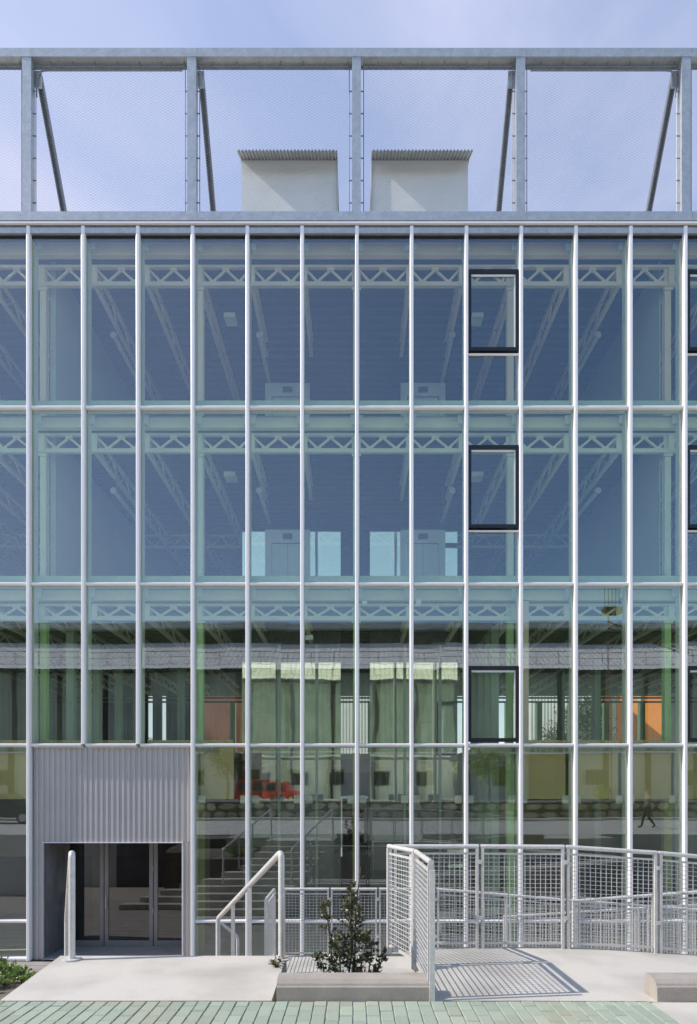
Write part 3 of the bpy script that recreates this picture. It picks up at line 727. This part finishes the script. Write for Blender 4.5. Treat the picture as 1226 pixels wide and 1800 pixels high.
# ------------------------------------------------------------------ beyond the building
def tag(o, lab, cat, grp=None):
    o['label'] = lab; o['category'] = cat
    if grp: o['group'] = grp
    return o
ow = thing('orange_building', 'plain orange walled building seen through the rear windows', 'building', (21,46,GZ))
for a, b in ((17.6,19.3),(19.32,21.0),(21.02,22.6),(22.62,24.4)): MB().box(a,b,46,46.2,GZ-.3,12).build('wall_panel', 'orange_paint', ow)
for x in (17.5,19.31,21.01,24.5): MB().box(x-.12,x+.12,45.8,45.99,GZ-.3,12).build('downpipe', 'panel_teal', ow)
ow.rotation_euler.z = R(-28)
def sheet_shed(name, x0, x1, y, h, lab, win=None, grp=None, m='white_sheet'):
    s = thing(name, lab, 'building', ((x0+x1)/2,y,GZ), grp)
    MB().box(x0,x1,y+.1,y+6,GZ-.3,h).build('body', m, s)
    MB().sheet(corrug(x0,x1,.22,-.06,y+.05), 'z', GZ-.3, h).build('wall_sheet', m, s)
    for (a,b,c,d) in win or (): MB().box(a,b,y-.05,y-.02,c,d).build('window', 'car_glass', s)
    return s
sheet_shed('metal_shed', 12.4, 17.3, 44, 9.5, 'white corrugated shed with a dark window, behind the tree', [(12.9,14.0,3.9,5.2)]).rotation_euler.z = R(-22)
sheet_shed('metal_shed', -3.2, 4.2, 42, 9.5, 'white corrugated shed behind the gap between the lifts', [(-2,2,2.8,3.6)]).rotation_euler.z = R(-18)
sheet_shed('metal_shed', -22, -15, 45, 5.6, 'pale corrugated shed at the far left beyond the rear windows')
bk = thing('brick_building', 'red brick building seen through the rear windows left of the lifts', 'building', (-8.5,40,GZ))
MB().box(-10.6,-6.6,40,46,GZ-.3,9).build('wall', 'brick_red', bk); MB().box(-10.2,-9.6,39.95,39.99,4.6,5.8).build('window', 'white_paint', bk)

# ------------------------------------------------------------------ across the street (mirrored in the glass)
shed = thing('warehouse', 'long dark warehouse with a pale ribbed lean-to roof across the street', 'building', (0,-28.4,.72))
RY0, RZ0, RY1, RZ1 = -28.0, 12.3, -34, 15.9
pr = corrug(-48, 48, .46, .026, 0, .46); n = len(pr)
vs = [(p[0],RY0,RZ0+p[1]) for p in pr]+[(p[0],RY1,RZ1+p[1]) for p in pr]
MB().add(vs, [(i,i+1,n+i+1,n+i) for i in range(n-1)]).build('roof', 'shed_roof', shed)
MB().box(-48,48,-28.3,-28.05,RZ0-.22,RZ0-.06).build('gutter', 'brown_dark', shed)
MB().box(-48,48,-40,-34,.4,17.1).build('upper_wall', 'brown_dark', shed)
MB().box(-48.5,48.5,-40.5,-33.2,17.2,17.75).build('upper_eave', 'corrugated_grey', shed)
pr = corrug(-48, 48, .5, .09, -28.9, .3)
MB().sheet(pr, 'z', 5.0, RZ0-.2).build('wall_sheet', 'shed_wall', shed)
MB().box(-48,48,-29.3,-29.0,.5,4.98).build('lower_wall', 'shed_plaster', shed)
MB().box(-48,48,-29.28,-28.7,4.98,5.12).build('ledge', 'shed_roof', shed)
for x in range(-46, 48, 4):
    MB().box(x-.2,x+.2,-28.98,-28.75,.6,12).build('pilaster', 'brown_dark', shed)
for x in (-14,-9,-5.2,-1.6,2.5,6.2,13,21,30,-22,-31):
    f = MB().box(x-.75,x+.75,-28.99,-28.93,2.2,3.5).build('window', 'brown_dark', shed)
    for q in (-.4,0,.4): MB().box(x+q-.02,x+q+.02,-28.925,-28.90,2.25,3.45).build('window_bar', 'galvanised_dark', f)
for x in (-38,17,36,-26):
    MB().box(x-2,x+2,-28.97,-28.9,.72,5.6).build('gate', 'brown_dark', shed)
rl = MB(); rl.sweep([(-48,-29,14.0),(48,-29,14.0)], .03, 5); rl.sweep([(-48,-29,13.5),(48,-29,13.5)], .02, 5)
for x in range(-48, 49, 2): rl.sweep([(x,-29,12.8),(x,-29,14.0)], .025, 5)
rl.build('roof_rail', 'rust', shed)
gan = thing('gantry_arm', 'rusty lattice arm with upright spikes standing before the warehouse roof', 'gantry', (20.5,-24,.72))
p = MB(); p.sweep([(20.5,-24,.7),(20.5,-24,16.2)], .045, 8); p.build('mast', 'rust', gan)
p = MB(); A, B = Vector((20.5,-24,14.9)), Vector((26.5,-23,12.4))
for dz in (0,.5): p.bar(A+Vector((0,0,dz)), B+Vector((0,0,dz*.5)), .08)
for k in range(12):
    u = k/12; p.bar(A.lerp(B,u)+Vector((0,0,.5*(k%2)*(1-u*.5))), A.lerp(B,(k+1)/12)+Vector((0,0,.5*((k+1)%2)*(1-u*.5))), .05)
p.build('arm', 'rust', gan)
p = MB(); p.box(20.1,21.5,-24.4,-23.6,16.0,16.5)
for k in range(5): p.bar((20.2+.3*k,-24,16.5),(20.2+.3*k,-24,18.3+.3*(k%2)), .05)
p.build('spikes', 'rust', gan)
# retaining wall of rough stones
sw = thing('stone_wall', 'low wall of rough stones along the far side of the street', 'wall', (0,-9.9,0))
MB().box(-36,36,-10.24,-9.86,-.2,1.0).build('wall_core', 'earth', sw)
shapes = []
for q in range(6):
    rnd = random.Random(100+q); mb = MB(); n = 7
    ring = [(math.cos(6.283*k/n)*rnd.uniform(.78,1), math.sin(6.283*k/n)*rnd.uniform(.72,1)) for k in range(n)]
    mb.add([(x*.5,0,z*.5) for x,z in ring]+[(x*.4,.12,z*.38) for x,z in ring], [tuple(range(n,2*n))]+[(k,(k+1)%n,n+(k+1)%n,n+k) for k in range(n)])
    shapes.append(mb.mesh('stone', 'stone'))
cnt = 0
for row, (z, hh) in enumerate(((.26,.50),(.74,.52))):
    x = -27+.3*row
    while x < 27 and cnt < 290:
        ww = random.uniform(.55,1.35); o = link('stone', random.choice(shapes), sw, (x+ww/2,-9.87,z+random.uniform(-.03,.03)))
        o.scale = (ww*1.08, random.uniform(.8,1.3), hh*random.uniform(1.0,1.15)); o.rotation_euler = (0, random.uniform(-.15,.15), 0); x += ww; cnt += 1
MB().box(-36,36,-10.2,-9.7,1.02,1.12).build('coping', 'concrete', sw)
struct(MB().box(-60,60,-9.4,-8.1,.004,.12), 'kerb_strip', 'concrete')

def car(name, lab, cat, loc, rot, paint, L_=4.2, W_=1.75, H_=1.5, van=False):
    t = thing(name, lab, cat, (0,0,0)); h = L_/2
    if van: side = [(-h,.35),(-h,.85),(-h+.12,H_-.08),(-h+.35,H_),(h-1.35,H_),(h-.75,.98),(h-.05,.85),(h,.55),(h,.35)]
    else:   side = [(-h,.35),(-h,.8),(-h+.25,.92),(-h+.75,H_-.05),(-h+1.1,H_),(h-1.9,H_),(h-1.1,.95),(h-.15,.8),(h,.55),(h,.35)]
    b = MB(); n = len(side)
    def wid(z): return W_/2*(1 if z < .95 else 1-.16*(z-.95)/max(.01,H_-.95))
    b.add([(x,-wid(z),z) for x,z in side]+[(x,wid(z),z) for x,z in side], [tuple(range(n)), tuple(range(2*n-1,n-1,-1))]+[(i,n+i,n+(i+1)%n,(i+1)%n) for i in range(n)])
    body = b.build('body', paint, t)
    bv = body.modifiers.new('bevel','BEVEL'); bv.width = .05; bv.segments = 2
    lo, hi = .93, H_-.12
    for s in (-1, 1):
        segs = ([(-h+.2,-h+1.2),(-h+1.3,h-1.5),] if van else [(-h+.9,-h+1.75),(-h+1.85,h-1.75)])
        for (a, c) in segs:
            y0, y1 = s*(wid(lo)+.006), s*(wid(hi)+.006)
            MB().add([(a,y0,lo),(c+.18 if c > 0 else c,y0,lo),(c-.05,y1,hi),(a+.08,y1,hi)]+[(a,y0-s*.03,lo),(c+.18 if c > 0 else c,y0-s*.03,lo),(c-.05,y1-s*.03,hi),(a+.08,y1-s*.03,hi)],
                     [(0,1,2,3),(7,6,5,4),(0,4,5,1),(1,5,6,2),(2,6,7,3),(3,7,4,0)]).build('side_window', 'car_glass', t)
        for x in (-h+.8, h-.85):
            wl = MB(); wl.sweep([(x,s*(W_/2-.2),.32),(x,s*(W_/2+.012),.32)], .32, 20); wo = wl.build('wheel', 'rubber', t, True)
            r = MB(); r.sweep([(x,s*(W_/2+.013),.32),(x,s*(W_/2+.02),.32)], .2, 14); r.build('rim', 'lift_steel', wo)
        MB().box(h-.06,h+.01,s*.62-.16,s*.62+.16,.62,.76).build('headlight', 'white_paint', t)
        MB().box(-h-.012,-h+.05,s*.66-.12,s*.66+.12,.66,.84).build('tail_lamp', 'tail_lamp', t)
    MB().box(h-.02,h+.03,-W_/2+.06,W_/2-.06,.36,.5).build('bumper', 'rubber', t); MB().box(-h-.03,-h+.02,-W_/2+.06,W_/2-.06,.36,.5).build('bumper', 'rubber', t)
    t.location = loc; t.rotation_euler = (0,0,rot)
car('parked_van', 'red van parked in the yard, mirrored in the lift cladding', 'van', (-6.2,-18.5,.72), 0, 'red_paint', 4.3, 1.8, 1.7, True)
car('parked_car', 'dark grey car parked on the street, mirrored at the left edge', 'car', (-17.6,-5.5,0), 0, 'car_grey')

# passer-by on the street, mirrored in the lower glass
def person(loc, rot):
    t = thing('person', 'person in a pale top and dark trousers walking along the street', 'person', (0,0,0))
    J = {'pel':(0,0,.92,.13),'chest':(.03,0,1.28,.15),'neck':(.05,0,1.46,.055),'head':(.07,0,1.58,.095),'top':(.07,0,1.68,.085),
         'lh':(0,.09,.86,.095),'lk':(.16,.09,.50,.062),'la':(.24,.09,.09,.042),'lt':(.40,.09,.05,.035),
         'rh':(0,-.09,.86,.095),'rk':(.02,-.09,.48,.062),'ra':(-.26,-.09,.13,.042),'rt':(-.14,-.09,.04,.035),
         'ls':(.03,.17,1.38,.065),'le':(-.08,.21,1.12,.045),'lw':(.0,.22,.88,.03),'lf':(.03,.22,.78,.03),
         'rs':(.03,-.17,1.38,.065),'re':(.08,-.21,1.12,.045),'rw':(.22,-.2,.92,.03),'rf':(.29,-.2,.85,.03)}
    E = 'pel-chest chest-neck neck-head head-top pel-lh lh-lk lk-la la-lt pel-rh rh-rk rk-ra ra-rt chest-ls ls-le le-lw lw-lf chest-rs rs-re re-rw rw-rf'.split()
    ks = list(J); me = bpy.data.meshes.new('body'); me.from_pydata([J[k][:3] for k in ks], [tuple(ks.index(a) for a in e.split('-')) for e in E], [])
    o = link('body', me, t); sk = o.modifiers.new('skin','SKIN'); 
    for i, k in enumerate(ks):
        v = me.skin_vertices[0].data[i] if me.skin_vertices else None
        if v: v.radius = (J[k][3], J[k][3]); v.use_root = (k == 'pel')
    ss = o.modifiers.new('sub','SUBSURF'); ss.levels = 2; ss.render_levels = 2
    m = bpy.data.materials.new('clothed_figure'); m.use_nodes = True; N = m.node_tree.nodes; K = m.node_tree.links.new
    tcn = N.new('ShaderNodeTexCoord'); sp = N.new('ShaderNodeSeparateXYZ'); K(tcn.outputs['Object'], sp.inputs[0])
    rr = N.new('ShaderNodeValToRGB'); rr.color_ramp.interpolation = 'CONSTANT'; dv = N.new('ShaderNodeMath'); dv.operation = 'DIVIDE'; dv.inputs[1].default_value = 1.8
    K(sp.outputs['Z'], dv.inputs[0]); K(dv.outputs[0], rr.inputs[0])
    e = rr.color_ramp.elements; e[0].color = (.03,.035,.04,1); e[1].position = .52; e[1].color = (.20,.21,.20,1); e2 = e.new(.815); e2.color = (.5,.32,.24,1)
    K(rr.outputs['Color'], N['Principled BSDF'].inputs['Base Color']); N['Principled BSDF'].inputs['Roughness'].default_value = .85
    me.materials.append(m)
    hm = MB()
    for k in range(6):
        pass
    hm.sweep([(.055,0,1.60),(.05,0,1.66),(.05,0,1.71),(.05,0,1.74)], [.098,.108,.085,.03], 12); hm.build('hair', 'hair', t, True)
    t.location = loc; t.rotation_euler = (0,0,rot)
person((12.7,-.6,0.0), R(180))
